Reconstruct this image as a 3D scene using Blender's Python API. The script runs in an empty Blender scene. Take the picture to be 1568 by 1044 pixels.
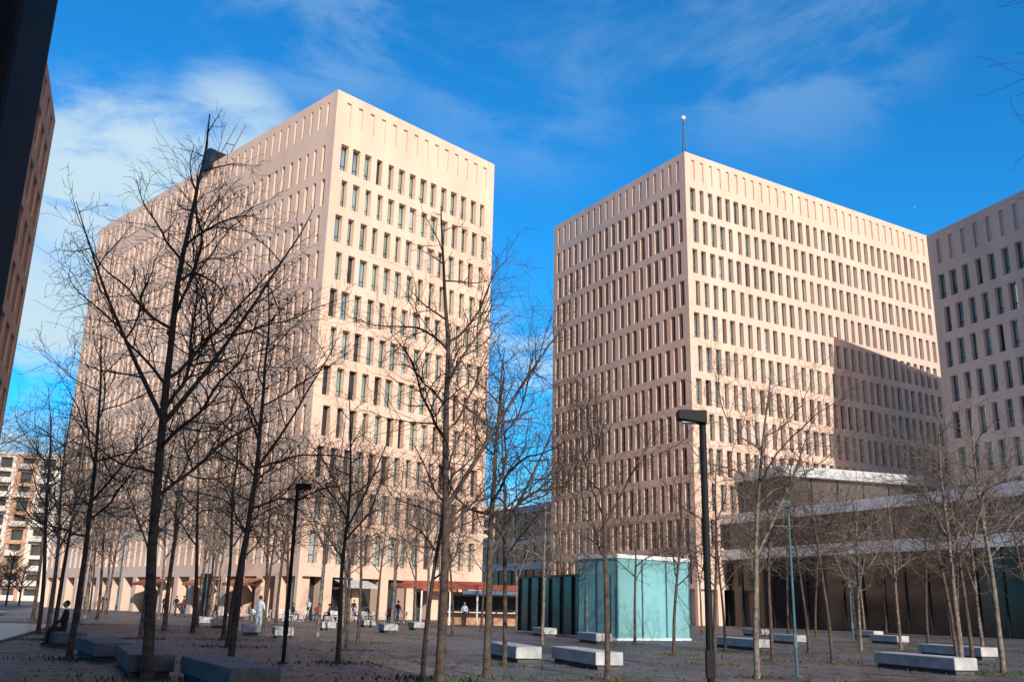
import bpy, math, random
from mathutils import Vector, Matrix
sc=bpy.context.scene
COL=sc.collection
rad=math.radians

# ------------------------------------------------------------ helpers
def azv(a):
    a=rad(a); return Vector((math.sin(a),math.cos(a),0))
class MB:
    def __init__(s): s.v=[];s.f=[];s.m=[]
    def quad(s,a,b,c,d,m=0):
        i=len(s.v); s.v+= [tuple(a),tuple(b),tuple(c),tuple(d)]; s.f.append((i,i+1,i+2,i+3)); s.m.append(m)
    def box(s,c,size,m=0,az=0):
        hx,hy,hz=size[0]/2,size[1]/2,size[2]/2
        R=Matrix.Rotation(-rad(az),3,'Z'); c=Vector(c)
        p=[c+R@Vector((x*hx,y*hy,z*hz)) for x,y,z in [(-1,-1,-1),(1,-1,-1),(1,1,-1),(-1,1,-1),(-1,-1,1),(1,-1,1),(1,1,1),(-1,1,1)]]
        i=len(s.v); s.v+=[tuple(q) for q in p]
        for f in [(0,3,2,1),(4,5,6,7),(0,1,5,4),(1,2,6,5),(2,3,7,6),(3,0,4,7)]:
            s.f.append(tuple(i+k for k in f)); s.m.append(m)
    def tube(s,pts,rs,n=5,m=0,cap=True):
        prev=None; ref=Vector((0.31,0.52,0.8))
        for k,(p,r) in enumerate(zip(pts,rs)):
            if k==0: d=pts[1]-pts[0]
            elif k==len(pts)-1: d=pts[-1]-pts[-2]
            else: d=pts[k+1]-pts[k-1]
            d=d.normalized()
            if abs(d.dot(ref))>0.95: ref=Vector((1,0.1,0))
            a=d.cross(ref).normalized(); b=d.cross(a)
            base=len(s.v)
            for j in range(n):
                t=2*math.pi*j/n
                q=p+(a*math.cos(t)+b*math.sin(t))*r
                s.v.append((q.x,q.y,q.z))
            if prev is not None:
                for j in range(n):
                    j2=(j+1)%n
                    s.f.append((prev+j,prev+j2,base+j2,base+j)); s.m.append(m)
            prev=base
        if cap:
            s.f.append(tuple(prev+j for j in range(n))); s.m.append(m)
    def mesh(s,name,mats,smooth=False):
        me=bpy.data.meshes.new(name); me.from_pydata(s.v,[],s.f); me.update()
        for mt in mats: me.materials.append(mt)
        me.polygons.foreach_set("material_index",s.m)
        if smooth: me.polygons.foreach_set("use_smooth",[True]*len(s.f))
        return me
    def obj(s,name,mats,parent=None,smooth=False,loc=None):
        o=bpy.data.objects.new(name,s.mesh(name,mats,smooth)); COL.objects.link(o)
        if parent: o.parent=parent
        if loc: o.location=loc
        return o
def empty(name,loc=(0,0,0)):
    e=bpy.data.objects.new(name,None); COL.objects.link(e); e.location=loc; e.empty_display_size=0.5; return e
def bevel(o,w=0.02,seg=2):
    b=o.modifiers.new("bevel",'BEVEL'); b.width=w; b.segments=seg; b.limit_method='ANGLE'; return o

# ------------------------------------------------------------ materials
def mat(name,c,rough=0.8,metal=0.0,var=0.12,scale=1.5,c2=None,bump=0.0,bscale=20,spec=0.5,stretch=None,detail=4):
    m=bpy.data.materials.new(name); m.use_nodes=True; nt=m.node_tree; N=nt.nodes; L=nt.links
    b=N["Principled BSDF"]; b.inputs["Roughness"].default_value=rough; b.inputs["Metallic"].default_value=metal
    b.inputs["Specular IOR Level"].default_value=spec
    tc=N.new("ShaderNodeTexCoord"); mp=N.new("ShaderNodeMapping"); L.new(tc.outputs["Object"],mp.inputs[0])
    if stretch: mp.inputs["Scale"].default_value=stretch
    n=N.new("ShaderNodeTexNoise"); n.inputs["Scale"].default_value=scale; n.inputs["Detail"].default_value=detail; n.inputs["Roughness"].default_value=0.62
    L.new(mp.outputs[0],n.inputs["Vector"])
    r=N.new("ShaderNodeValToRGB")
    if c2 is None:
        lo=[x*(1-var*1.6) for x in c]; hi=[min(1,x*(1+var)) for x in c]
    else: lo,hi=c2,c
    r.color_ramp.elements[0].position=0.32; r.color_ramp.elements[1].position=0.68
    r.color_ramp.elements[0].color=(*lo,1); r.color_ramp.elements[1].color=(*hi,1)
    L.new(n.outputs[0],r.inputs[0]); L.new(r.outputs[0],b.inputs["Base Color"])
    if bump:
        n2=N.new("ShaderNodeTexNoise"); n2.inputs["Scale"].default_value=bscale; n2.inputs["Detail"].default_value=2
        L.new(tc.outputs["Object"],n2.inputs["Vector"])
        bp=N.new("ShaderNodeBump"); bp.inputs["Strength"].default_value=bump; bp.inputs["Distance"].default_value=0.02
        L.new(n2.outputs[0],bp.inputs["Height"]); L.new(bp.outputs[0],b.inputs["Normal"])
    return m
M={}
M['peach']=mat("peach_concrete",(0.75,0.535,0.415),0.85,var=0.08,scale=0.3,stretch=(1,1,0.3),detail=6)
M['rose']=mat("rose_concrete",(0.71,0.50,0.40),0.85,var=0.08,scale=0.3,stretch=(1,1,0.3),detail=6)
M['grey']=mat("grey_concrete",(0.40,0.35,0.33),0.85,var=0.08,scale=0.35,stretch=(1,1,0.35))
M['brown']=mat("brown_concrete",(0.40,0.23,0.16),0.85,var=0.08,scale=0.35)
M['slab']=mat("white_slab",(0.78,0.79,0.80),0.6,var=0.05,scale=0.5)
M['glass']=mat("coated_glass",(0.50,0.78,0.86),0.06,metal=0.95,var=0.2,scale=0.25,detail=2)
M['glassd']=mat("dark_glass",(0.035,0.045,0.055),0.10,metal=0.0,var=0.3,scale=0.3,detail=2)
M['glassp']=mat("podium_glass",(0.10,0.085,0.08),0.25,metal=0.2,var=0.35,scale=0.12,detail=3)
M['glassg']=mat("smoked_glass",(0.018,0.02,0.024),0.12,metal=0.0,var=0.35,scale=0.2,detail=3)
M['glassb']=mat("blind_glass",(0.42,0.52,0.54),0.2,metal=0.3,var=0.2,scale=0.4,detail=2)
M['teal']=mat("green_glass",(0.09,0.12,0.12),0.15,metal=0.2,var=0.2,scale=0.5,detail=2)
M['black']=mat("black_paint",(0.008,0.009,0.011),0.6,var=0.2,spec=0.25)
M['post']=mat("teal_paint",(0.05,0.12,0.15),0.45,var=0.2)
M['mull']=mat("dark_metal",(0.03,0.033,0.04),0.4,metal=0.5,var=0.2)
M['roof']=mat("roof_gravel",(0.3,0.28,0.27),0.9,var=0.15,scale=3)
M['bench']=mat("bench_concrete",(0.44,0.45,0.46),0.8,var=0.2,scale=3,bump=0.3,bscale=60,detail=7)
M['bench_shaded']=mat("shaded_bench_concrete",(0.12,0.13,0.14),0.7,var=0.25,scale=6,bump=0.3,bscale=60)  # darker bench copy: shade on the left row put into the colour
M['plinth']=mat("plinth_concrete",(0.08,0.08,0.085),0.9)
M['bark']=mat("bark",(0.13,0.098,0.08),0.9,c2=(0.038,0.029,0.025),scale=7,bump=0.6,bscale=40,spec=0.2)
M['barkl']=mat("pale_bark",(0.27,0.225,0.19),0.9,c2=(0.07,0.055,0.048),scale=8,bump=0.6,bscale=40,spec=0.2)
M['white']=mat("white_paint",(0.78,0.78,0.76),0.5,var=0.04)
M['red']=mat("red_awning",(0.30,0.075,0.045),0.8,var=0.2)
M['orange']=mat("orange_awning",(0.40,0.16,0.07),0.8,var=0.15)
M['blue']=mat("blue_panel",(0.08,0.16,0.28),0.6,var=0.12)
M['grass']=mat("grass",(0.07,0.10,0.025),0.9,c2=(0.03,0.05,0.015),scale=12)

# ------------------------------------------------------------ ground
def ground_mat():
    m=bpy.data.materials.new("plaza_paving"); m.use_nodes=True; nt=m.node_tree; N=nt.nodes; L=nt.links
    b=N["Principled BSDF"]; b.inputs["Roughness"].default_value=0.55; b.inputs["Specular IOR Level"].default_value=0.4
    tc=N.new("ShaderNodeTexCoord")
    mp=N.new("ShaderNodeMapping"); mp.inputs["Rotation"].default_value=(0,0,rad(20)); L.new(tc.outputs["Object"],mp.inputs[0])
    br=N.new("ShaderNodeTexBrick"); br.inputs["Scale"].default_value=1.0
    br.inputs["Brick Width"].default_value=0.9; br.inputs["Row Height"].default_value=0.45; br.inputs["Mortar Size"].default_value=0.02
    br.inputs["Color1"].default_value=(0.15,0.15,0.155,1); br.inputs["Color2"].default_value=(0.085,0.09,0.10,1); br.inputs["Mortar"].default_value=(0.03,0.03,0.03,1)
    L.new(mp.outputs[0],br.inputs["Vector"])
    n=N.new("ShaderNodeTexNoise"); n.inputs["Scale"].default_value=0.13; n.inputs["Detail"].default_value=5; n.inputs["Roughness"].default_value=0.65
    L.new(tc.outputs["Object"],n.inputs["Vector"])
    r=N.new("ShaderNodeValToRGB"); r.color_ramp.elements[0].position=0.46; r.color_ramp.elements[1].position=0.60
    L.new(n.outputs[0],r.inputs[0])
    n2=N.new("ShaderNodeTexNoise"); n2.inputs["Scale"].default_value=1.2; n2.inputs["Detail"].default_value=8; n2.inputs["Roughness"].default_value=0.7; L.new(tc.outputs["Object"],n2.inputs["Vector"])
    r2=N.new("ShaderNodeValToRGB"); r2.color_ramp.elements[0].color=(0.03,0.024,0.02,1); r2.color_ramp.elements[1].color=(0.16,0.12,0.09,1)
    r2.color_ramp.elements[0].position=0.38; r2.color_ramp.elements[1].position=0.66
    L.new(n2.outputs[0],r2.inputs[0])
    mx=N.new("ShaderNodeMix"); mx.data_type='RGBA'; L.new(r.outputs[0],mx.inputs[0]); L.new(br.outputs[0],mx.inputs[6]); L.new(r2.outputs[0],mx.inputs[7])
    # patchy wear over everything
    wr=N.new("ShaderNodeMapRange"); wr.inputs[1].default_value=0.3; wr.inputs[2].default_value=0.7; wr.inputs[3].default_value=0.6; wr.inputs[4].default_value=1.25; L.new(n2.outputs[0],wr.inputs[0])
    wm=N.new("ShaderNodeMix"); wm.data_type='RGBA'; wm.blend_type='MULTIPLY'; wm.inputs[0].default_value=1; L.new(mx.outputs[2],wm.inputs[6]); L.new(wr.outputs[0],wm.inputs[7])
    L.new(wm.outputs[2],b.inputs["Base Color"])
    bp=N.new("ShaderNodeBump"); bp.inputs["Strength"].default_value=0.6; bp.inputs["Distance"].default_value=0.03
    L.new(n2.outputs[0],bp.inputs["Height"]); L.new(bp.outputs[0],b.inputs["Normal"])
    return m
g=MB(); g.quad((-2500,-2500,0),(2500,-2500,0),(2500,2500,0),(-2500,2500,0)); g.obj("ground",[ground_mat()])
def cobble_mat():
    m=bpy.data.materials.new("cobble_paving"); m.use_nodes=True; nt=m.node_tree; N=nt.nodes; L=nt.links
    b=N["Principled BSDF"]; b.inputs["Roughness"].default_value=0.32
    tc=N.new("ShaderNodeTexCoord"); v=N.new("ShaderNodeTexVoronoi"); v.inputs["Scale"].default_value=5; L.new(tc.outputs["Object"],v.inputs["Vector"])
    r=N.new("ShaderNodeValToRGB"); r.color_ramp.elements[0].color=(0.17,0.19,0.22,1); r.color_ramp.elements[1].color=(0.025,0.028,0.033,1); r.color_ramp.elements[0].position=0.25; r.color_ramp.elements[1].position=0.6
    L.new(v.outputs["Distance"],r.inputs[0]); 
    hv=N.new("ShaderNodeMix"); hv.data_type='RGBA'; hv.blend_type='MULTIPLY'; hv.inputs[0].default_value=0.35; L.new(r.outputs[0],hv.inputs[6]); L.new(v.outputs["Color"],hv.inputs[7]); L.new(hv.outputs[2],b.inputs["Base Color"])
    bp=N.new("ShaderNodeBump"); bp.invert=True; bp.inputs["Strength"].default_value=0.9; bp.inputs["Distance"].default_value=0.03
    L.new(v.outputs["Distance"],bp.inputs["Height"]); L.new(bp.outputs[0],b.inputs["Normal"]); return m
g=MB(); g.box((-22.6,25.2,0.055),(16,52,0.11),az=-20); bevel(g.obj("pavement",[cobble_mat()]),0.02)
g=MB()
for i in range(4): g.box((-41+i*-0.5,70,0.12+0.17*i+0.06),(8-i*1.0,14-i*0.6,0.17),az=-20)
g.obj("stone_steps",[M['bench']])

# ------------------------------------------------------------ towers
def facade(wb,gb,P,d,n,Lf,H,head,rows,pitch,ww,wh,depth,rng,arc=True,marg=1.0,stag=0.35,zbase=4.6,pz=(50.3,53.0)):
    up=Vector((0,0,1))
    def pt(u,z,dep=0): return P+d*u+up*z-n*dep
    def band(z0,z1): 
        if z1>z0+1e-4: wb.quad(pt(0,z0),pt(Lf,z0),pt(Lf,z1),pt(0,z1),0)
    def openrow(z0,z1,ops,dep,pane):
        u=0
        for a,b in ops:
            wb.quad(pt(u,z0),pt(a,z0),pt(a,z1),pt(u,z1),0)
            wb.quad(pt(a,z0),pt(a,z0,dep),pt(a,z1,dep),pt(a,z1),0)
            wb.quad(pt(b,z0,dep),pt(b,z0),pt(b,z1),pt(b,z1,dep),0)
            wb.quad(pt(a,z0),pt(b,z0),pt(b,z0,dep),pt(a,z0,dep),0)
            wb.quad(pt(a,z1,dep),pt(b,z1,dep),pt(b,z1),pt(a,z1),0)
            if pane is None: wb.quad(pt(a,z0,dep),pt(b,z0,dep),pt(b,z1,dep),pt(a,z1,dep),0)
            else:
                m=pane()
                t0,t1,t2=(rng.uniform(-.012,.012) for _ in range(3))
                gb.quad(pt(a,z0,dep+t0),pt(b,z0,dep+t1),pt(b,z1,dep+t1+t2-t0),pt(a,z1,dep+t2),m)
                fw=0.06
                for (x0,x1,y0,y1) in ((a,a+fw,z0,z1),(b-fw,b,z0,z1),(a+fw,b-fw,z0+0.75,z0+0.75+fw)):
                    gb.quad(pt(x0,y0,dep-0.05),pt(x1,y0,dep-0.05),pt(x1,y1,dep-0.05),pt(x0,y1,dep-0.05),3)
            u=b
        wb.quad(pt(u,z0),pt(Lf,z0),pt(Lf,z1),pt(u,z1),0)
    nc=max(1,int((Lf-2*marg)/pitch)); pi=(Lf-2*marg)/nc
    z=0
    if arc:
        na=max(1,int(Lf/3.2)); pa=Lf/na
        openrow(0,zbase-0.8,[((i+0.14)*pa,(i+0.86)*pa) for i in range(na)],1.6,lambda: rng.choice([1,1,0,1,2]))
        z=zbase-0.8
    for k in range(rows-1,-1,-1):
        z1=head-4.0*k; z0=z1-wh
        if z0<z: continue
        band(z,z0)
        off=(stag if k%2 else -stag)*0.5
        ops=[]
        for i in range(nc):
            c=marg+(i+0.5)*pi+off+rng.uniform(-0.06,0.06)
            w=ww*rng.choice([0.85,1,1,1.12])
            ops.append((c-w/2,c+w/2))
        hi=0.90 if k<6 else 0.6
        openrow(z0,z1,ops,depth,lambda: rng.choices([0,1,2],[hi,0.95-hi,0.05])[0])
        z=z1
    band(z,pz[0])
    openrow(pz[0],pz[1],[(marg+(i+0.5)*pi-ww*.33,marg+(i+0.5)*pi+ww*.33) for i in range(nc)],0.2,None)
    band(pz[1],H)
def tower(name,P,a1,L1,a2,L2,H,head,rows,wall,pitch=1.47,ww=0.84,wh=3.0,depth=0.62,seed=1,pz=(50.3,53.0),arc=True,zbase=4.6,stag=0.35,marg=0.8,ww2=None):
    rng=random.Random(seed); e=empty(name)
    P=Vector((P[0],P[1],0)); d1=azv(a1); d2=azv(a2)
    wb=MB(); gb=MB()
    kw=dict(pitch=pitch,ww=ww,wh=wh,depth=depth,rng=rng,pz=pz,arc=arc,zbase=zbase,stag=stag,marg=marg)
    kw2=dict(kw); kw2['ww']=ww2 or ww
    facade(wb,gb,P,d1,-d2,L1,H,head,rows,**kw)
    facade(wb,gb,P+d2*L2,-d2,-d1,L2,H,head,rows,**kw2)
    facade(wb,gb,P+d1*L1,d2,d1,L2,H,head,rows,**kw2)
    facade(wb,gb,P+d1*L1+d2*L2,-d1,d2,L1,H,head,rows,**kw)
    wb.obj("walls",[wall],e); gb.obj("windows",[M['glass'],M['glassd'],M['glassb'],M['mull']],e)
    rb=MB(); t=0.45
    a=P+d1*t+d2*t; b=P+d1*(L1-t)+d2*t; c=P+d1*(L1-t)+d2*(L2-t); dd=P+d1*t+d2*(L2-t)
    Z=Vector((0,0,1))
    rb.quad(a+Z*(H-1.2),b+Z*(H-1.2),c+Z*(H-1.2),dd+Z*(H-1.2),1)
    o=[P,P+d1*L1,P+d1*L1+d2*L2,P+d2*L2]; ii=[a,b,c,dd]
    for k in range(4):
        k2=(k+1)%4
        rb.quad(o[k]+Z*H,o[k2]+Z*H,ii[k2]+Z*H,ii[k]+Z*H,0)
        rb.quad(ii[k]+Z*H,ii[k2]+Z*H,ii[k2]+Z*(H-1.2),ii[k]+Z*(H-1.2),0)
    rb.obj("roof",[wall,M['roof']],e)
    return e
tower("office_tower",(-19.12,88.5),44.4,23.5,-46.0,59.4,54,48,11,M['peach'],seed=3,pitch=1.5,ww=0.88,depth=0.6,ww2=0.56)
tower("office_tower",(20.74,104.5),58.6,47.8,-30.9,28.9,56,51.4,12,M['rose'],pitch=1.42,ww=0.8,wh=3.1,depth=0.55,seed=5,pz=(52.5,55.2),marg=0.6)
d=azv(161)*32
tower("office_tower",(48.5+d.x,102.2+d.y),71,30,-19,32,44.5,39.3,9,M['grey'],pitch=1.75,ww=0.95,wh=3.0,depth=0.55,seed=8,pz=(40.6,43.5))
d=azv(158.4)*36
P=Vector((-38.9,70.93,0))+d
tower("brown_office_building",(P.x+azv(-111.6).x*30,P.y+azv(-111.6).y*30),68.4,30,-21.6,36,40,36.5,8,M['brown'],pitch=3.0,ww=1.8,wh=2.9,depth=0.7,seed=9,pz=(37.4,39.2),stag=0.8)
tower("rear_shade_building",(-46,-46),90,62,0,24,42,37,9,M['grey'],pitch=2.6,ww=1.5,wh=2.6,depth=0.4,seed=10,pz=(38.4,41.0))  # unseen block added behind the camera, placed to shade the near plaza

# roof plant and mast
e=empty("roof_maintenance_crane",(-38.0,108.0,53.0)); e.scale=(1.3,1.3,1.3)
b=MB(); b.box((0,0,1.7),(1.8,1.3,1.0),az=-46); b.box((0.1,0,0.7),(2.4,1.6,1.0),az=-46); b.box((-0.7,0.3,2.5),(0.7,0.7,0.6),az=-46)
b.obj("body",[M['mull']],e)
b=MB()
for x in (0.2,1.1):
    b.tube([Vector((x,0,2.0)),Vector((x+1.3,0.2,5.6))],[0.07,0.05],5)
b.tube([Vector((0.7,0,3.4)),Vector((1.6,0.2,3.3))],[0.05,0.05],4)
b.obj("jib",[M['mull']],e)
e=empty("antenna_mast",(21.3,107.4,54.8))
b=MB()
for k in range(3):
    a=k*2.094; p0=Vector((0.5*math.cos(a),0.5*math.sin(a),0)); p1=Vector((0.1*math.cos(a),0.1*math.sin(a),7))
    b.tube([p0,p1],[0.035,0.025],4)
    for s in range(8):
        a2=a+2.094; q0=Vector((0.5*math.cos(a2),0.5*math.sin(a2),0)); q1=Vector((0.1*math.cos(a2),0.1*math.sin(a2),7))
        b.tube([p0.lerp(p1,s/8),q0.lerp(q1,(s+1)/8)],[0.018,0.018],3)
b.obj("lattice",[M['mull']],e)
bpy.ops.mesh.primitive_uv_sphere_add(radius=0.3,location=(0,0,7.4),segments=16,ring_count=10); s=bpy.context.object; s.name="beacon"; s.data.materials.append(M['white']); s.parent=e

# ------------------------------------------------------------ low glazed block
def glazed(p0,p1,z0,z1,mul=2.0,off=0.06):
    p0=Vector((*p0,0)); p1=Vector((*p1,0)); d=(p1-p0); L=d.length; d.normalize()
    Z=Vector((0,0,1))
    gb=MB(); gb.quad(p0+Z*z0,p1+Z*z0,p1+Z*z1,p0+Z*z1,0)
    nrm=Vector((d.y,-d.x,0))
    az=math.degrees(math.atan2(d.x,d.y))
    n=int(L/mul)
    for i in range(n+1):
        c=p0+d*(L*i/n)+nrm*off
        gb.box((c.x,c.y,(z0+z1)/2),(0.14,0.09,z1-z0),1,az)
    return gb
e=empty("glazed_podium")
A=Vector((-6.5,167)); B=Vector((47.5,59.0))
fd=(B-A).normalized(); nn=Vector((-fd.y,fd.x)); 
if nn.dot(Vector((0,0))-A)<0: nn=-nn
gm=[M['glassp'],M['mull']]
for k,(z0,z1,off) in enumerate(((0,7.0,1.0),(8.05,10.9,0.6))):
    a=A-nn*off; c=B-nn*off
    glazed(a,c,z0,z1,2.4 if k==0 else 3.2).obj("glazing",[M['glassg'],M['mull']] if k==0 else gm,e)
sb=MB()
def slab(a,b,z0,z1,back):
    a=Vector((a.x,a.y,0));b=Vector((b.x,b.y,0)); n3=Vector((nn.x,nn.y,0))
    q=[a,b,b-n3*back,a-n3*back]
    i=len(sb.v)
    for z in (z0,z1):
        for p in q: sb.v.append((p.x,p.y,z))
    for f in [(0,1,2,3),(7,6,5,4),(0,4,5,1),(1,5,6,2),(2,6,7,3),(3,7,4,0)]:
        sb.f.append(tuple(i+x for x in f)); sb.m.append(0)
slab(A,B,7.0,8.05,60); slab(A,B,10.9,11.9,60)
o=sb.obj("floor_slabs",[M['slab']],e)
U0=Vector((-2,160)); U1=Vector((29.9,101.6)); U2=Vector((49.5,108.2))
glazed(U0,U1,11.9,15.8,3.2).obj("upper_glazing",gm,e)
glazed(U1,U2,11.9,15.8,3.2).obj("upper_glazing",gm,e)
ub=MB()
pts=[U0+Vector((-.5,-.3)),U1+Vector((-.2,-.8)),U2+Vector((0.3,-.7)),Vector((50,165))]
for z in (15.8,16.9):
    for p in pts: ub.v.append((p.x,p.y,z))
for f in [(3,2,1,0),(4,5,6,7),(0,1,5,4),(1,2,6,5),(2,3,7,6),(3,0,4,7)]: ub.f.append(f); ub.m.append(0)
M['slab2']=mat("roof_fascia",(0.46,0.48,0.50),0.6,var=0.06,scale=0.5)
ub.obj("upper_roof_slab",[M['slab2']],e)

# ------------------------------------------------------------ glass entrance box and screen
e=empty("glass_entrance_pavilion")
c0=Vector((5.8,50.4,0)); c1=Vector((10.1,53.3,0)); dv=(c1-c0).normalized(); bk=Vector((-dv.y,dv.x,0)); 
az=math.degrees(math.atan2(dv.x,dv.y)); W=(c1-c0).length; D=3.2; Hh=4.35
gl=MB(); fr=MB()
cor=[c0,c1,c1+bk*D,c0+bk*D]
Z=Vector((0,0,1))
for k in range(4):
    a=cor[k]; b_=cor[(k+1)%4]
    gl.quad(a+Z*.1,b_+Z*.1,b_+Z*(Hh-.2),a+Z*(Hh-.2),0)
    dd=(b_-a); L=dd.length; dd.normalize(); aa=math.degrees(math.atan2(dd.x,dd.y))
    n=max(1,round(L/1.7))
    for i in range(n): 
        p=a+dd*(L*i/n); fr.box((p.x,p.y,Hh/2),(0.08,0.08,Hh-.3),0,aa)
cm=sum(cor,Vector())/4
fr.box((cm.x,cm.y,Hh-0.1),(D+0.12,W+0.12,0.2),1,az)
fr.box((cm.x,cm.y,0.05),(D+0.1,W+0.1,0.1),1,az)
def seeglass(name,c,tc_,lo,hi):
    tg=bpy.data.materials.new(name); tg.use_nodes=True; nt=tg.node_tree; bs=nt.nodes["Principled BSDF"]
    bs.inputs["Base Color"].default_value=(*c,1); bs.inputs["Roughness"].default_value=0.1
    tp=nt.nodes.new("ShaderNodeBsdfTransparent"); tp.inputs[0].default_value=(*tc_,1)
    ms=nt.nodes.new("ShaderNodeMixShader"); nz=nt.nodes.new("ShaderNodeTexNoise"); nz.inputs["Scale"].default_value=0.5
    rr=nt.nodes.new("ShaderNodeMapRange"); rr.inputs[1].default_value=.3; rr.inputs[2].default_value=.7; rr.inputs[3].default_value=lo; rr.inputs[4].default_value=hi
    nt.links.new(nz.outputs[0],rr.inputs[0]); nt.links.new(rr.outputs[0],ms.inputs[0])
    nt.links.new(bs.outputs[0],ms.inputs[1]); nt.links.new(tp.outputs[0],ms.inputs[2]); nt.links.new(ms.outputs[0],nt.nodes["Material Output"].inputs[0])
    return tg
gl.obj("glass_walls",[seeglass("pavilion_glass",(0.26,0.56,0.60),(0.55,0.92,0.96),0.2,0.6)],e); fr.obj("frame",[M['post'],M['slab']],e)
b=MB(); q=cm+dv*0.6; b.box((q.x,q.y,1.8),(1.5,1.8,3.6),0,az); b.box((q.x-1.2,q.y-.9,0.5),(0.15,2.6,1.0),1,az); b.obj("lift_core",[M['slab'],M['mull']],e)
e=empty("glass_screen_wall")
gb=glazed((0.9,62.5),(5.6,50.9),0.1,3.3,1.5); gb.obj("panels",[M['teal'],M['mull']],e)
b=MB(); b.box((3.25,56.7,3.36),(0.2,12.6,0.12),az=math.degrees(math.atan2(4.7,-11.6))); b.obj("coping",[M['mull']],e)

# ------------------------------------------------------------ distant buildings
def apartment(name,c,w,dp,h,az,wall,floors,bays,seed,wall2=None):
    rng=random.Random(seed); e=empty(name,(c[0],c[1],0)); e.rotation_euler=(0,0,-rad(az))
    wb=MB(); gb=MB(); bb=MB(); fh=h/floors
    for k in range(floors):
        for i in range(bays):
            x0=-w/2+i*w/bays; x1=x0+w/bays; z0=k*fh; z1=z0+fh; m=1 if i%4==1 else 0
            a,bq=x0+0.25*(x1-x0),x1-0.2*(x1-x0); s,t=z0+0.3,z1-0.55
            for q in ((x0,a,z0,z1),(bq,x1,z0,z1),(a,bq,z0,s),(a,bq,t,z1)):
                wb.quad((q[0],0,q[2]),(q[1],0,q[2]),(q[1],0,q[3]),(q[0],0,q[3]),m)
            for u in (a,bq): wb.quad((u,0,s),(u,1,s),(u,1,t),(u,0,t))
            wb.quad((a,0,t),(bq,0,t),(bq,1,t),(a,1,t)); wb.quad((a,0,s),(bq,0,s),(bq,1,s),(a,1,s))
            gb.quad((a,1,s),(bq,1,s),(bq,1,t),(a,1,t))
            if i%2==k%2 or rng.random()<.4:
                bb.box(((a+bq)/2,-0.6,z0+0.2),(bq-a+1,1.25,0.22)); bb.box(((a+bq)/2,-1.2,z0+0.8),(bq-a+1,0.1,1.0))
    wb.box((0,dp/2+1.02,h/2),(w,dp,h)); wb.box((0,dp/2,h+0.3),(w+.6,dp+.6,0.6))
    for x in (-w/2+.05,w/2-.05): wb.box((x,0.52,h/2),(0.1,1.0,h))
    wb.obj("walls",[wall,wall2 or wall],e); gb.obj("windows",[M['glassd']],e); bb.obj("balconies",[wall],e)
    return e
M['cream']=mat("cream_render",(0.66,0.60,0.53),0.9,var=0.06)
M['brick']=mat("brick_render",(0.50,0.30,0.20),0.9,var=0.1)
apartment("apartment_building",(-122,222),38,14,33.5,-12,M['cream'],10,8,2,M['brick'])
apartment("apartment_building",(-84,250),34,14,26,-12,M['cream'],8,7,4)
apartment("apartment_building",(5,330),60,14,34,0,M['cream'],10,12,5)

# ------------------------------------------------------------ café
e=empty("cafe_pavilion",(-3.2,80,0)); e.rotation_euler=(0,0,rad(-4))
b=MB(); b.box((0,0,3.05),(11.8,5.2,0.22),0); b.box((0,-2.75,2.92),(11.8,0.06,0.36),0); b.box((2.6,-2.8,2.55),(5.3,0.05,0.3),1)
b.box((-2.0,1.5,3.3),(7,2,0.3),0)
b.obj("roof",[M['red'],M['blue']],e)
b=MB()
for x in (-5.6,-3.4,-1.1,1.1,3.4,5.6):
    b.box((x,-2.45,1.45),(0.12,0.12,2.9)); b.box((x,2.3,1.45),(0.12,0.12,2.9))
b.obj("posts",[M['white']],e)
b=MB(); b.box((1.5,1.2,1.3),(7.5,2.2,2.6),0); b.box((1.5,0.06,1.7),(6.8,0.05,1.1),1); b.box((1.5,-0.3,1.0),(7.4,0.6,0.08),2)
b.obj("kiosk",[M['brick'],M['glassd'],M['white']],e)
def awning(x,y,az,w,m):
    b=MB(); 
    v=[(-w/2,0,3.6),(w/2,0,3.6),(w/2,-1.6,3.1),(-w/2,-1.6,3.1)]
    b.quad(*v); b.quad((-w/2,-1.6,3.1),(w/2,-1.6,3.1),(w/2,-1.6,2.85),(-w/2,-1.6,2.85))
    b.quad((-w/2,0,3.57),(w/2,0,3.57),(w/2,-1.58,3.07),(-w/2,-1.58,3.07))
    for x_ in (-w/2+.1,w/2-.1): b.tube([Vector((x_,0,2.7)),Vector((x_,-1.55,3.05))],[.02,.02],4)
    o=b.obj("shop_awning",[m],loc=(x,y,0)); o.rotation_euler=(0,0,-rad(az))
L0=Vector((-19.12,88.5,0)); 
for t,w,m in ((8,5,'orange'),(16,5,'orange'),(27,6,'red')):
    p=L0+azv(-46)*t+azv(-135.6)*0.05; awning(p.x,p.y,44,w,M[m])
for t,w,m in ((6,4,'bench'),(16,5,'orange')):
    p=L0+azv(44.4)*t+azv(134.4)*0.05; awning(p.x,p.y,-45.6,w,M[m])
tb=MB(); tb.tube([Vector((0,0,0.02)),Vector((0,0,0.7))],[0.03,0.03],8); tb.tube([Vector((0,0,0.0)),Vector((0,0,0.03))],[0.24,0.22],14); tb.tube([Vector((0,0,0.70)),Vector((0,0,0.705)),Vector((0,0,0.74))],[0.01,0.38,0.38],20)
tme=tb.mesh("cafe_table",[M['white']])
ch=MB()
for x in (-.2,.2):
    ch.tube([Vector((x,-.2,0)),Vector((x,-.19,.45))],[.015,.015],5); ch.tube([Vector((x,.24,0)),Vector((x,.2,.45)),Vector((x,.28,.88))],[.015,.015,.015],5)
ch.box((0,0,.455),(.44,.44,.03)); ch.box((0,.25,.72),(.42,.03,.3))
cme=ch.mesh("cafe_chair",[M['white']])
rng=random.Random(4)
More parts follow.
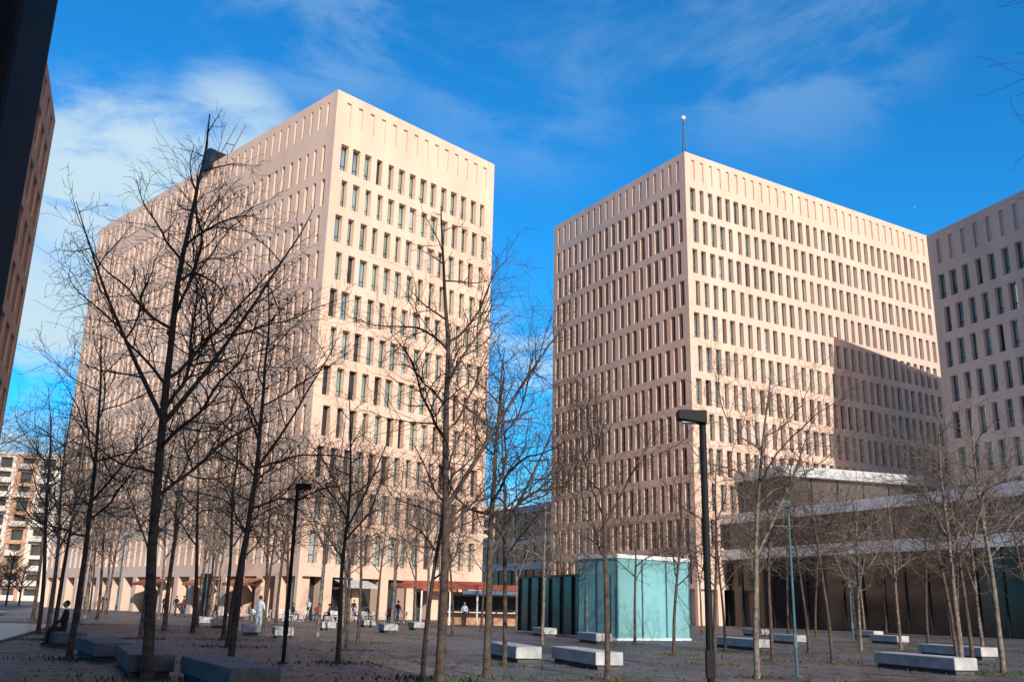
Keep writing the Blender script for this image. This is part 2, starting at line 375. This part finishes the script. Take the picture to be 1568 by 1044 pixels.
def link(name,me,loc,rot=0,s=1):
    o=bpy.data.objects.new(name,me); COL.objects.link(o); o.location=loc; o.rotation_euler=(0,0,rot); o.scale=(s,s,s); return o
tabs=[(-18.3,80.5),(-16.6,78.5),(-15.0,81),(-13.6,78.8),(-12.0,81.5),(-10.6,79),(-19.8,78),(-9.3,83),(4.2,80.5),(-28,92)]
for x,y in tabs:
    link("cafe_table",tme,(x,y,0))
    a0=rng.random()*6
    for k in range(3):
        a=a0+k*2.1; link("cafe_chair",cme,(x+.7*math.sin(a),y+.7*math.cos(a),0),-a+rng.uniform(-.3,.3))

# ------------------------------------------------------------ benches
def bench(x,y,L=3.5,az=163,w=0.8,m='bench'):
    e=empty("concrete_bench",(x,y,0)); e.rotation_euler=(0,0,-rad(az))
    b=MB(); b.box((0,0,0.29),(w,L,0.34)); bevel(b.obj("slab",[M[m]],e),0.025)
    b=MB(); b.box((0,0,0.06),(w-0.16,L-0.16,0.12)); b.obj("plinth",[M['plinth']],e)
for q in [(2.3,28.0),(0.2,30.4),(12.6,29.6),(18.2,39.5),(10.4,43.3),(-14.6,32.6,3.6,150,.9,'bench_shaded'),(-11.0,26.9,4.2,150,.9,'bench_shaded'),(-8.2,22.4,4.4,155,.9,'bench_shaded'),(-5.3,18.9,4.0,150,.9,'bench_shaded'),
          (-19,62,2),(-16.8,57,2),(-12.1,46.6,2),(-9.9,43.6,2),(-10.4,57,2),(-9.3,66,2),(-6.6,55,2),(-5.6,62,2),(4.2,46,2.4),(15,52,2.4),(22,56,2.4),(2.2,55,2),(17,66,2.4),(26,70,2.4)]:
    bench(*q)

# ------------------------------------------------------------ lamps
def lamp(x,y,h,side=-1,m='black',r=0.05):
    e=empty("street_lamp",(x,y,0))
    b=MB(); b.tube([Vector((0,0,0)),Vector((0,0,h*.45)),Vector((0,0,h))],[r*1.1,r,r],12); b.tube([Vector((0,0,0)),Vector((0,0,0.03))],[0.13,0.13],12)
    b.box((0,0,0.9),(r*2.3,r*2.3,0.35)); b.obj("pole",[M[m]],e)
    b=MB()
    L=0.36; w=0.11; z1=h+0.02; z0=h-0.17
    p=[(0.05,-w,z0),(0.05,w,z0),(0.05,w,z1),(0.05,-w,z1)]; q=[(-L,-w,z0+.06),(-L,w,z0+.06),(-L,w,z1),(-L,-w,z1)]
    if side>0: p=[(-a,bb,c) for a,bb,c in p]; q=[(-a,bb,c) for a,bb,c in q]
    b.v+=p+q
    for f in [(0,1,2,3),(7,6,5,4),(0,4,5,1),(1,5,6,2),(2,6,7,3),(3,7,4,0)]: b.f.append(f); b.m.append(0)
    bevel(b.obj("lamp_head",[M[m]],e),0.01)
    b=MB(); b.box((side*0.2,0,z0+0.02),(0.2,0.13,0.02)); b.obj("lens",[M['glassb']],e)
lamp(2.78,13.3,4.35,-1)
lamp(-5.85,26.1,4.7,1)
lamp(7.6,25.6,4.5,-1,'post',0.035)
lamp(21.7,60.9,5.3,-1,'post',0.05)
lamp(-7.6,66.4,5.9,-1,'post',0.05)
lamp(-26,84,6,1,'post',0.05)
lamp(-24,60,5.3,1,'post',0.05)
lamp(8.2,66,5.3,1,'post',0.05)
e=empty("information_totem",(-26.3,84.7,0)); b=MB(); b.box((0,0,1.9),(1.0,0.3,3.6)); bevel(b.obj("panel",[M['black']],e),0.03); b=MB(); b.box((0,0,0.05),(1.3,0.6,0.1)); b.obj("base",[M['bench']],e)
e=empty("steel_column",(-4.02,6.0,0)); b=MB(); b.box((0,0,4.6),(0.95,0.5,9.2)); bevel(b.obj("shaft",[M['black']],e),0.05); b=MB(); b.box((0,0,0.06),(1.3,0.9,0.12)); b.box((-1.2,0,9.4),(4,0.7,0.4)); b.obj("base_and_beam",[M['black']],e)

# ------------------------------------------------------------ trees
UPV=Vector((0,0,1))
def grow(mb,rng,p,d,length,r,level,spec,clear=None,forks=0):
    n=max(3,int(length/ (0.42 if level==0 else 0.26 if level==1 else 0.2)))
    st=length/n; pts=[p.copy()]; rs=[r]; dirs=[d.copy()]
    jit=[0.022,0.15,0.22,0.28][level]; trop=[0.03,0.045,0.035,0.02][level]
    rend=[0.12,0.16,0.3,0.5][level]
    for i in range(n):
        jj=jit*(0.6+1.3*i/n) if level==0 else jit
        d=(d+Vector((rng.gauss(0,1),rng.gauss(0,1),rng.gauss(0,1)))*jj+UPV*trop).normalized()
        p=p+d*st; pts.append(p.copy()); dirs.append(d.copy())
        f=(i+1)/n; rs.append(max(0.004,r*((1-f)**0.8*(1-rend)+rend)))
    mb.tube(pts,rs,[8,5,4,3][level],0)
    if level==3: return
    if level==0:
        lo=spec['clear'] if clear is None else clear
        cnt=int((length*(1-lo))*spec['dens'])
    elif level==1: cnt=int(length*spec.get('d1',5.0))+1; lo=0.12
    else: cnt=int(length*spec.get('d2',5.2))+1; lo=0.12
    ph=rng.random()*6.28
    for k in range(forks):
        f=rng.uniform(0.3,0.5); x=f*n; i=int(x); a=rng.random()*0.7+(0 if k%2==0 else math.pi); ang=rad(rng.uniform(24,36))
        q=pts[i].lerp(pts[i+1],x-i)
        nd=Vector((math.cos(a)*math.sin(ang),math.sin(a)*math.sin(ang)*.5,math.cos(ang))).normalized()
        grow(mb,rng,q,nd,length*(1-f)*rng.uniform(.75,.92),rs[i]*0.68,0,spec,clear=0.18)
    for k in range(cnt):
        f=lo+(1-lo)*(k+rng.random())/max(1,cnt); f=min(f,0.985)
        x=f*n; i=int(x); q=pts[i].lerp(pts[i+1],x-i); dd=dirs[min(i+1,n)]
        ph+=2.4+rng.uniform(-.5,.5)
        a=dd.cross(Vector((0.3,0.2,0.9)) if abs(dd.z)<.9 else Vector((1,0,0))).normalized(); b=dd.cross(a)
        side=a*math.cos(ph)+b*math.sin(ph)
        ang=rad(rng.uniform(42,72) if level==0 else rng.uniform(30,70))
        nd=(dd*math.cos(ang)+side*math.sin(ang)).normalized()
        rr=rs[i]
        if level==0:
            rel=(f-lo)/(1-lo); prof=(0.7+0.9*rel) if rel<0.3 else 0.97*(1-(rel-0.3)/0.7)**0.9+0.1
            l=spec['rad']*1.4*prof*rng.uniform(0.5,1.25)*(0.7 if clear is not None else 1); r2=min(rr*0.6,0.009+0.010*l)
        elif level==1: l=length*(0.62-0.36*f)*rng.uniform(0.5,1.2); r2=rr*0.55
        else: l=length*rng.uniform(0.35,0.75); r2=rr*0.55
        if l<0.1: continue
        grow(mb,rng,q,nd,l,max(r2,0.0045),level+1,spec)
def tree_mesh(seed,h,rad_=1.9,clear=0.3,dens=2.4,r=0.085,lean=(0,0),bark='bark',forks=0,**kw):
    rng=random.Random(seed); mb=MB(); spec=dict(rad=rad_,clear=clear,dens=dens); spec.update(kw)
    d=Vector((lean[0],lean[1],1)).normalized()
    mb.tube([Vector((0,0,-0.05)),Vector((0,0,0.12))+d*0.05],[r*1.45,r*1.02],8,cap=False)
    grow(mb,rng,Vector((0,0,0)),d,h,r,0,spec,forks=forks)
    return mb.mesh("bare_tree_mesh",[M[bark]],smooth=True)
def tree(x,y,me,rot=0,s=1):
    link("bare_tree",me,(x,y,0),rot,s)
near=[ # x,y,h,radius,clear,r,lean,bark,seed,forks,dens
 (-7.2,20.0,12.4,2.9,0.27,0.12,(-0.05,0),'bark',81,2,1.8),
 (-1.4,21.4,11.3,2.4,0.27,0.11,(0.01,0),'bark',82,1,2.2),
 (-0.4,22.7,8.0,2.8,0.36,0.095,(0.02,0),'bark',83,1,2.3),
 (-7.1,25.6,10.4,2.4,0.30,0.095,(0.03,0),'bark',84,1,2.1),
 (-11.2,25.4,8.8,2.6,0.33,0.085,(0,0),'bark',85,1,2.1),
 (-4.5,26.6,7.6,2.1,0.34,0.07,(0,0),'bark',86,1,2.3),
 (2.4,23.0,7.2,2.1,0.38,0.075,(0.01,0),'bark',87,1,2.5),
 (6.3,24.6,8.0,2.4,0.40,0.08,(0.02,0),'barkl',88,1,2.6),
 (13.4,28.8,8.2,2.7,0.36,0.08,(0.0,0),'barkl',89,1,2.5),
]
for (x,y,h,rd,cl,r,ln,bk,sd,fk,dn) in near:
    tree(x,y,tree_mesh(sd,h,rd,cl,dn,r,ln,bk,fk))
var=[tree_mesh(31+k,7.4,2.1,0.34,2.8,0.07,(0.01*(k-2),0),'barkl' if k%2 else 'bark',k%2,d1=4.4,d2=4.6) for k in range(5)]
rng=random.Random(77)
mid=[(-1.8,21.9,.85),(0.0,26.9,1.0),(6.4,29.9,.88),(10.9,32.7,1.0),(14.9,29.4,1.15),(12.4,40,1.05),(6.2,36,1.0),(6.1,46,1.1),(1.6,42,1.05),(-2.8,52,1.15),(-15,47,1.5),(-17.1,49.1,1.7),(-11.5,40,1.25),(-8.5,52,1.3),(-20,42,1.5),(16.2,34,1.05),(19,47,1.1),(22.5,52,1.15),(-24.5,56,1.6),(-31,72,2.0),(-6,40,1.15),(-13.5,60,1.5),(3.6,60,1.15),(-4.5,66,1.3),(9.6,62,1.1),(18,62,1.2),(-20,66,1.6),(14.5,72,1.2),(25,64,1.2),(-27,76,1.7),(0.8,70,1.2),(28,76,1.25),(22,36,1.1),(-9.5,72,1.4),(33,60,1.2),(30,50,1.2),(-36,88,1.6),(-41,96,1.6),
 (-23,50,1.6),(-18,57,1.5),(-15.5,66,1.6),(-22,72,1.6),(-11,66,1.5),(-7,60,1.4),(-1.5,61,1.2),(-3.6,45,1.15),(4.4,52.5,1.15),(12.5,48,1.1),(16,44,1.05),(14.5,56,1.15),(21,66,1.2),(27,58,1.2),(24,44,1.1),(32,70,1.25),(20.5,57,1.15),(11,69,1.2),(37,66,1.2),(-30,62,1.6),(-28,67,1.6),(-33,80,1.7),(-40,86,1.7),(-44,100,1.7),(-13,52.5,1.4),(9,40,1.0),(28,42,1.1),(-25,84,1.6),(3,76,1.2),(6.5,70,1.2),(17.5,38,1.1),(20.5,42,1.1),(9.0,33,.95),(-14.5,39,1.3),(-16.8,36,1.2),(-9.6,34,1.2),(-8.8,46,1.4),(-26,45,1.5),(-5.4,33.5,1.05),(-18.5,75,1.6),(-12.5,74,1.5),(-6.5,70,1.4)]
for x,y,s in mid: tree(x,y,var[rng.randrange(5)],rng.random()*6.28,s*rng.uniform(.92,1.06))
tree(11.1,14.2,tree_mesh(55,12.5,2.6,0.7,2.0,0.12,(0.0,0)))
gb=MB(); rng=random.Random(5)
for (x,y) in [(a[0],a[1]) for a in near]+[(a[0],a[1]) for a in mid]:
    if y>62: continue
    for k in range(170 if y<45 else 60):
        a=rng.random()*6.28; q=abs(rng.gauss(0,0.6)); px,py=x+q*math.cos(a)*1.8,y+q*math.sin(a)
        h=rng.uniform(.03,.11); w=rng.uniform(.01,.035); t=rng.random()*3.14; dx,dy=w*math.cos(t),w*math.sin(t)
        i=len(gb.v); gb.v+=[(px-dx,py-dy,0),(px+dx,py+dy,0),(px+rng.uniform(-.04,.04),py+rng.uniform(-.04,.04),h)]; gb.f.append((i,i+1,i+2)); gb.m.append(0)
gb.obj("grass_tufts",[M['grass']])
gb=MB(); rng=random.Random(15)
for k in range(5000):
    y=15+60*rng.random()**1.5; x=rng.uniform(-.58,.58)*y; s=rng.uniform(.03,.07); t=rng.random()*6.28
    a=Vector((math.cos(t)*s,math.sin(t)*s,0)); b2=Vector((-math.sin(t)*s*.6,math.cos(t)*s*.6,0.01)); c=Vector((x,y,.012))
    gb.quad(c-a,c-b2,c+a,c+b2)
gb.obj("fallen_leaves",[mat("dry_leaves",(0.16,0.09,0.04),.9,var=.4,scale=.7)])
# distant bare trees, one object
mb=MB(); rng=random.Random(9)
for k in range(44):
    x=-95+rng.random()*50; y=125+rng.random()*50
    if k>30: x=-8+rng.random()*16; y=170+rng.random()*60
    h=rng.uniform(6,10); base=Vector((x,y,0))
    mb.tube([base,base+UPV*h*.5,base+UPV*h*.9],[.15,.1,.03],5)
    for j in range(70):
        z=rng.uniform(.25,.8)*h; a=rng.random()*6.28; l=rng.uniform(.6,2.2)*(1.1-z/h)*1.6
        p0=base+UPV*z; p1=p0+Vector((math.cos(a)*l,math.sin(a)*l,l*rng.uniform(.5,1.2)))
        mb.tube([p0,p1],[.05,.02],3)
        for q in range(3):
            a2=a+rng.uniform(-1,1); pm=p0.lerp(p1,rng.uniform(.3,.9)); mb.tube([pm,pm+Vector((math.cos(a2)*l*.5,math.sin(a2)*l*.5,l*.4))],[.03,.015],3)
mb.obj("distant_trees",[M['bark']])

# ------------------------------------------------------------ people
SK=mat("skin",(0.45,0.28,0.2),0.6,var=.05); HAIR=mat("hair",(0.03,0.02,0.015),0.7)
def cloth(name,c): return mat(name,c,0.9,var=.1,scale=6)
def person(x,y,heading,pose,shirt,trouser,s=1.0,z=0):
    J={}
    sit=pose=='sit'; hip=0.93 if not sit else 0.56
    J['pel']=(0,0,hip); J['bel']=(0,0.01,hip+.16); J['che']=(0,0.0,hip+.38); J['sh']=(0,-.01,hip+.53); J['nk']=(0,.0,hip+.60)
    B=[('pel','bel','t'),('bel','che','s'),('che','sh','s'),('sh','nk','k')]
    R={'pel':.15,'bel':.135,'che':.155,'sh':.10,'nk':.055}
    for sx,n in ((-1,'l'),(1,'r')):
        J[n+'sho']=(sx*.18,0,hip+.49); R[n+'sho']=.07
        J[n+'hip']=(sx*.09,0,hip-.04); R[n+'hip']=.10
        if sit:
            J[n+'kn']=(sx*.12,.44,.52); J[n+'an']=(sx*.12,.46,.09); J[n+'toe']=(sx*.13,.62,.045)
            J[n+'el']=(sx*.24,.10,hip+.23); J[n+'wr']=(sx*.13,.33,hip+.14); J[n+'ha']=(sx*.09,.40,hip+.12)
        elif pose=='walk':
            J[n+'kn']=(sx*.1,.16*sx,.49); J[n+'an']=(sx*.1,.20*sx-.05,.09); J[n+'toe']=(sx*.11,.20*sx+.12,.04)
            J[n+'el']=(sx*.25,-.10*sx,hip+.22); J[n+'wr']=(sx*.25,-.12*sx+.1,hip+.0); J[n+'ha']=(sx*.24,-.12*sx+.15,hip-.08)
        else:
            J[n+'kn']=(sx*.1,.02,.49); J[n+'an']=(sx*.11,-.02,.09); J[n+'toe']=(sx*.13,.15,.04)
            J[n+'el']=(sx*.26,-.02,hip+.22); J[n+'wr']=(sx*.21,.2,hip+.16); J[n+'ha']=(sx*.15,.27,hip+.18)
        R[n+'kn']=.065;R[n+'an']=.042;R[n+'toe']=.04;R[n+'el']=.045;R[n+'wr']=.03;R[n+'ha']=.032
        B+=[('sh' ,n+'sho','s'),(n+'sho',n+'el','s'),(n+'el',n+'wr','s'),(n+'wr',n+'ha','k'),('pel',n+'hip','t'),(n+'hip',n+'kn','t'),(n+'kn',n+'an','t'),(n+'an',n+'toe','b')]
        h=Vector(J[n+'ha']); w=(h-Vector(J[n+'wr'])).normalized()
        lat=Vector((1,0,0)) if abs(w.x)<.8 else Vector((0,0,1))
        for q,(o,l) in enumerate(((-.024,.06),(-.008,.075),(.008,.07),(.024,.055))):
            J[n+'f%d'%q]=tuple(h+lat*o+w*.03); J[n+'g%d'%q]=tuple(h+lat*o*1.1+w*(.03+l)-Vector((0,0,.02)))
            R[n+'f%d'%q]=.010; R[n+'g%d'%q]=.008; B+=[(n+'ha',n+'f%d'%q,'k'),(n+'f%d'%q,n+'g%d'%q,'k')]
        J[n+'th']=tuple(h-lat*.05*sx+w*.02); R[n+'th']=.010; B+=[(n+'ha',n+'th','k')]
    keys=list(J); idx={k:i for i,k in enumerate(keys)}
    me=bpy.data.meshes.new("fig"); me.from_pydata([J[k] for k in keys],[(idx[a],idx[b]) for a,b,_ in B],[]); 
    ob=bpy.data.objects.new("fig",me); COL.objects.link(ob)
    sm=ob.modifiers.new("skin",'SKIN'); sd=me.skin_vertices[0].data
    for k in keys: sd[idx[k]].radius=(R[k]*(1.12 if k in('che','bel','pel') else 1),R[k]*(.8 if k in('che','bel') else 1))
    sd[idx['pel']].use_root=True
    ss=ob.modifiers.new("sub",'SUBSURF'); ss.levels=1; ss.render_levels=1
    dg=bpy.context.evaluated_depsgraph_get(); em=bpy.data.meshes.new_from_object(ob.evaluated_get(dg))
    bpy.data.objects.remove(ob)
    vs=[tuple(v.co) for v in em.vertices]; fs=[tuple(p.vertices) for p in em.polygons]; ms=[]
    lab={'s':0,'t':1,'k':2,'b':3}
    segs=[(Vector(J[a]),Vector(J[b]),lab[c],(R[a]+R[b])/2) for a,b,c in B]
    for p in em.polygons:
        c=p.center; best=9;bl=0
        for a,b,l,rr in segs:
            ab=b-a; t=max(0,min(1,(c-a).dot(ab)/ab.length_squared)); dd=(c-(a+ab*t)).length-rr
            if dd<best: best=dd;bl=l
        ms.append(bl)
    hc=Vector((0,.025,hip+.75)); mb=MB(); mb.v=vs; mb.f=fs; mb.m=ms
    def ell(c,rx,ry,rz,m,cut=None,n=14,k=10):
        b0=len(mb.v)
        for i in range(k+1):
            t=math.pi*i/k
            for j in range(n):
                u=2*math.pi*j/n; x_,y_,z_=math.sin(t)*math.cos(u),math.sin(t)*math.sin(u),math.cos(t)
                if m==2 and rx>.05 and z_<0: x_*=1+.28*z_; 
                mb.v.append((c.x+x_*rx,c.y+y_*ry,c.z+z_*rz))
        for i in range(k):
            for j in range(n):
                j2=(j+1)%n; mb.f.append((b0+i*n+j,b0+(i+1)*n+j,b0+(i+1)*n+j2,b0+i*n+j2)); mb.m.append(m)
    ell(hc,.076,.098,.118,2)
    ell(hc+Vector((0,-.022,.03)),.084,.098,.103,4)
    ell(hc+Vector((0,.1,-.01)),.013,.02,.024,2,n=8,k=5)
    for sx in (-1,1):
        ell(hc+Vector((sx*.078,0,-.005)),.01,.02,.03,2,n=8,k=5); ell(hc+Vector((sx*.03,.088,.01)),.011,.008,.006,3,n=8,k=5)
    ell(hc+Vector((0,.084,-.055)),.022,.008,.005,3,n=8,k=4)
    o=mb.obj("person",[shirt,trouser,SK,M['black'],HAIR],smooth=True,loc=(x,y,z)); o.rotation_euler=(0,0,-rad(heading)); o.scale=(s,s,s)
    return o
cw=cloth("white_shirt",(0.6,0.68,0.76)); cb_=cloth("dark_cloth",(0.02,0.02,0.028)); cj=cloth("denim",(0.06,0.1,0.2)); cr=cloth("red_cloth",(0.35,0.05,0.04)); cg=cloth("grey_cloth",(0.2,0.2,0.22)); ck=cloth("khaki",(0.3,0.24,0.15))
person(-12.1,47.9,10,'stand',cw,cloth("light_trousers",(0.4,0.48,0.55)))
person(-14.55,32.3,240,'sit',cb_,cb_,1.0)
for a in [(-17.6,80.6,90,'sit',cb_,cj),(-15.6,80.5,200,'sit',cr,cj),(-14.3,79.0,270,'sit',cg,cb_),(-12.6,81.4,100,'sit',cw,cj),(-11.2,78.6,30,'sit',cb_,cb_),(-20.6,78.2,90,'sit',ck,cj),(-9.9,83.3,180,'sit',cr,cb_),
          (-8.2,74,120,'walk',cb_,cj),(3.4,79.6,200,'walk',cg,cb_),(4.6,80.9,240,'stand',cb_,cb_),(-22.5,82,100,'walk',cb_,cb_),(-28.5,86,80,'walk',cr,cj),(-38,92,160,'walk',cb_,cb_),(-45,104,140,'stand',cg,cj),(-3.2,75.8,200,'stand',cw,cb_),
          (-24.0,80.5,250,'walk',ck,cb_),(-30.5,90,120,'walk',cb_,cj),(-33,94,200,'stand',cb_,cb_),(-13.2,84.5,150,'stand',cb_,cj),(-16.9,83.5,210,'walk',cw,cb_)]:
    if a[3]=='sit': link("cafe_chair",cme,(a[0],a[1],0),-rad(a[2])+math.pi)  
    person(*a[:4],a[4],a[5],z=0)

# small pale day moon, far beyond everything else
bpy.ops.mesh.primitive_uv_sphere_add(radius=1.4,location=(696,1500,686),segments=24,ring_count=12); o=bpy.context.object; o.name="moon"; o.data.materials.append(M['slab2'])

# ------------------------------------------------------------ light
SA=158; SE=25.5
sd=azv(SA)*math.cos(rad(SE))+Vector((0,0,math.sin(rad(SE))))
l=bpy.data.lights.new("sun",'SUN'); l.energy=5.0; l.angle=rad(0.5); l.color=(1.0,0.92,0.83)
o=bpy.data.objects.new("sun",l); COL.objects.link(o); o.rotation_euler=sd.to_track_quat('Z','Y').to_euler(); o.location=(40,-80,80)
w=bpy.data.worlds.new("World"); sc.world=w; w.use_nodes=True; nt=w.node_tree; N=nt.nodes; L=nt.links
bg=N["Background"]; bg.inputs[1].default_value=0.15
tc=N.new("ShaderNodeTexCoord")
sky=N.new("ShaderNodeTexSky"); sky.sky_type='NISHITA'; sky.sun_disc=False; sky.sun_elevation=rad(SE); sky.sun_rotation=rad(SA); sky.air_density=1.0; sky.dust_density=0.4; sky.ozone_density=1.5
# deep blue away from the sun, haze tint added sunward to warm shaded facades
sdot=N.new("ShaderNodeVectorMath"); sdot.operation='DOT_PRODUCT'; L.new(tc.outputs["Generated"],sdot.inputs[0]); sdot.inputs[1].default_value=tuple(sd)
smr=N.new("ShaderNodeMapRange"); smr.interpolation_type='SMOOTHSTEP'; smr.inputs[1].default_value=0.35; smr.inputs[2].default_value=0.92; L.new(sdot.outputs["Value"],smr.inputs[0])
tcol=N.new("ShaderNodeMix"); tcol.data_type='RGBA'; L.new(smr.outputs[0],tcol.inputs[0]); tcol.inputs[6].default_value=(0.10,0.86,1.42,1); tcol.inputs[7].default_value=(1.25,0.82,0.62,1)
tint=N.new("ShaderNodeMix"); tint.data_type='RGBA'; tint.blend_type='MULTIPLY'; tint.inputs[0].default_value=1; L.new(tcol.outputs[2],tint.inputs[7])
L.new(sky.outputs[0],tint.inputs[6])
mp=N.new("ShaderNodeMapping"); mp.inputs["Scale"].default_value=(1.0,1.0,2.6); mp.inputs["Rotation"].default_value=(0.0,rad(-25),0); L.new(tc.outputs["Generated"],mp.inputs[0])
nz=N.new("ShaderNodeTexNoise"); nz.inputs["Scale"].default_value=4.2; nz.inputs["Detail"].default_value=7; nz.inputs["Roughness"].default_value=0.62; nz.inputs["Distortion"].default_value=0.4
L.new(mp.outputs[0],nz.inputs["Vector"])
nr=N.new("ShaderNodeMapRange"); nr.interpolation_type='SMOOTHSTEP'; nr.inputs[1].default_value=0.41; nr.inputs[2].default_value=0.62; L.new(nz.outputs[0],nr.inputs[0])
def dirv(a,e): return (math.sin(rad(a))*math.cos(rad(e)),math.cos(rad(a))*math.cos(rad(e)),math.sin(rad(e)))
prev=None
for a,e_,rr,st in ((-25,22.5,8,1.0),(-19,26,5.5,0.85),(-29,13,9,1.0),(0.5,12,9,1.0),(18,35,11,0.22),(0,33,10,0.16),(-14,35,9,0.25),(-5,8,14,0.7)):
    dp=N.new("ShaderNodeVectorMath"); dp.operation='DOT_PRODUCT'; L.new(tc.outputs["Generated"],dp.inputs[0]); dp.inputs[1].default_value=dirv(a,e_)
    mr=N.new("ShaderNodeMapRange"); mr.interpolation_type='SMOOTHSTEP'; mr.inputs[1].default_value=math.cos(rad(rr)); mr.inputs[2].default_value=math.cos(rad(rr*0.25)); mr.inputs[4].default_value=st
    L.new(dp.outputs["Value"],mr.inputs[0])
    if prev is None: prev=mr.outputs[0]
    else:
        ad=N.new("ShaderNodeMath"); ad.operation='MAXIMUM'; L.new(prev,ad.inputs[0]); L.new(mr.outputs[0],ad.inputs[1]); prev=ad.outputs[0]
ml=N.new("ShaderNodeMath"); ml.operation='MULTIPLY'; L.new(prev,ml.inputs[0]); L.new(nr.outputs[0],ml.inputs[1])
cm_=N.new("ShaderNodeMix"); cm_.data_type='RGBA'; L.new(ml.outputs[0],cm_.inputs[0]); L.new(tint.outputs[2],cm_.inputs[6]); cm_.inputs[7].default_value=(3.9,5.2,6.0,1)
L.new(cm_.outputs[2],bg.inputs[0])

# ------------------------------------------------------------ camera
cam=bpy.data.cameras.new("camera"); cam.sensor_width=36; cam.lens=1430/1568*36; cam.clip_end=6000; cam.clip_start=0.1
co=bpy.data.objects.new("camera",cam); COL.objects.link(co); co.location=(0,0,1.6)
p=rad(15.8); r=rad(1.35)
F=Vector((0,math.cos(p),math.sin(p))); R0=Vector((1,0,0)); U=Vector((0,-math.sin(p),math.cos(p)))
X=R0*math.cos(r)+U*math.sin(r); Y=U*math.cos(r)-R0*math.sin(r)
co.matrix_world=Matrix((( X.x,Y.x,-F.x,0),(X.y,Y.y,-F.y,0),(X.z,Y.z,-F.z,1.6),(0,0,0,1)))
sc.camera=co
sc.view_settings.view_transform='Standard'; sc.view_settings.look='None'; sc.view_settings.exposure=0
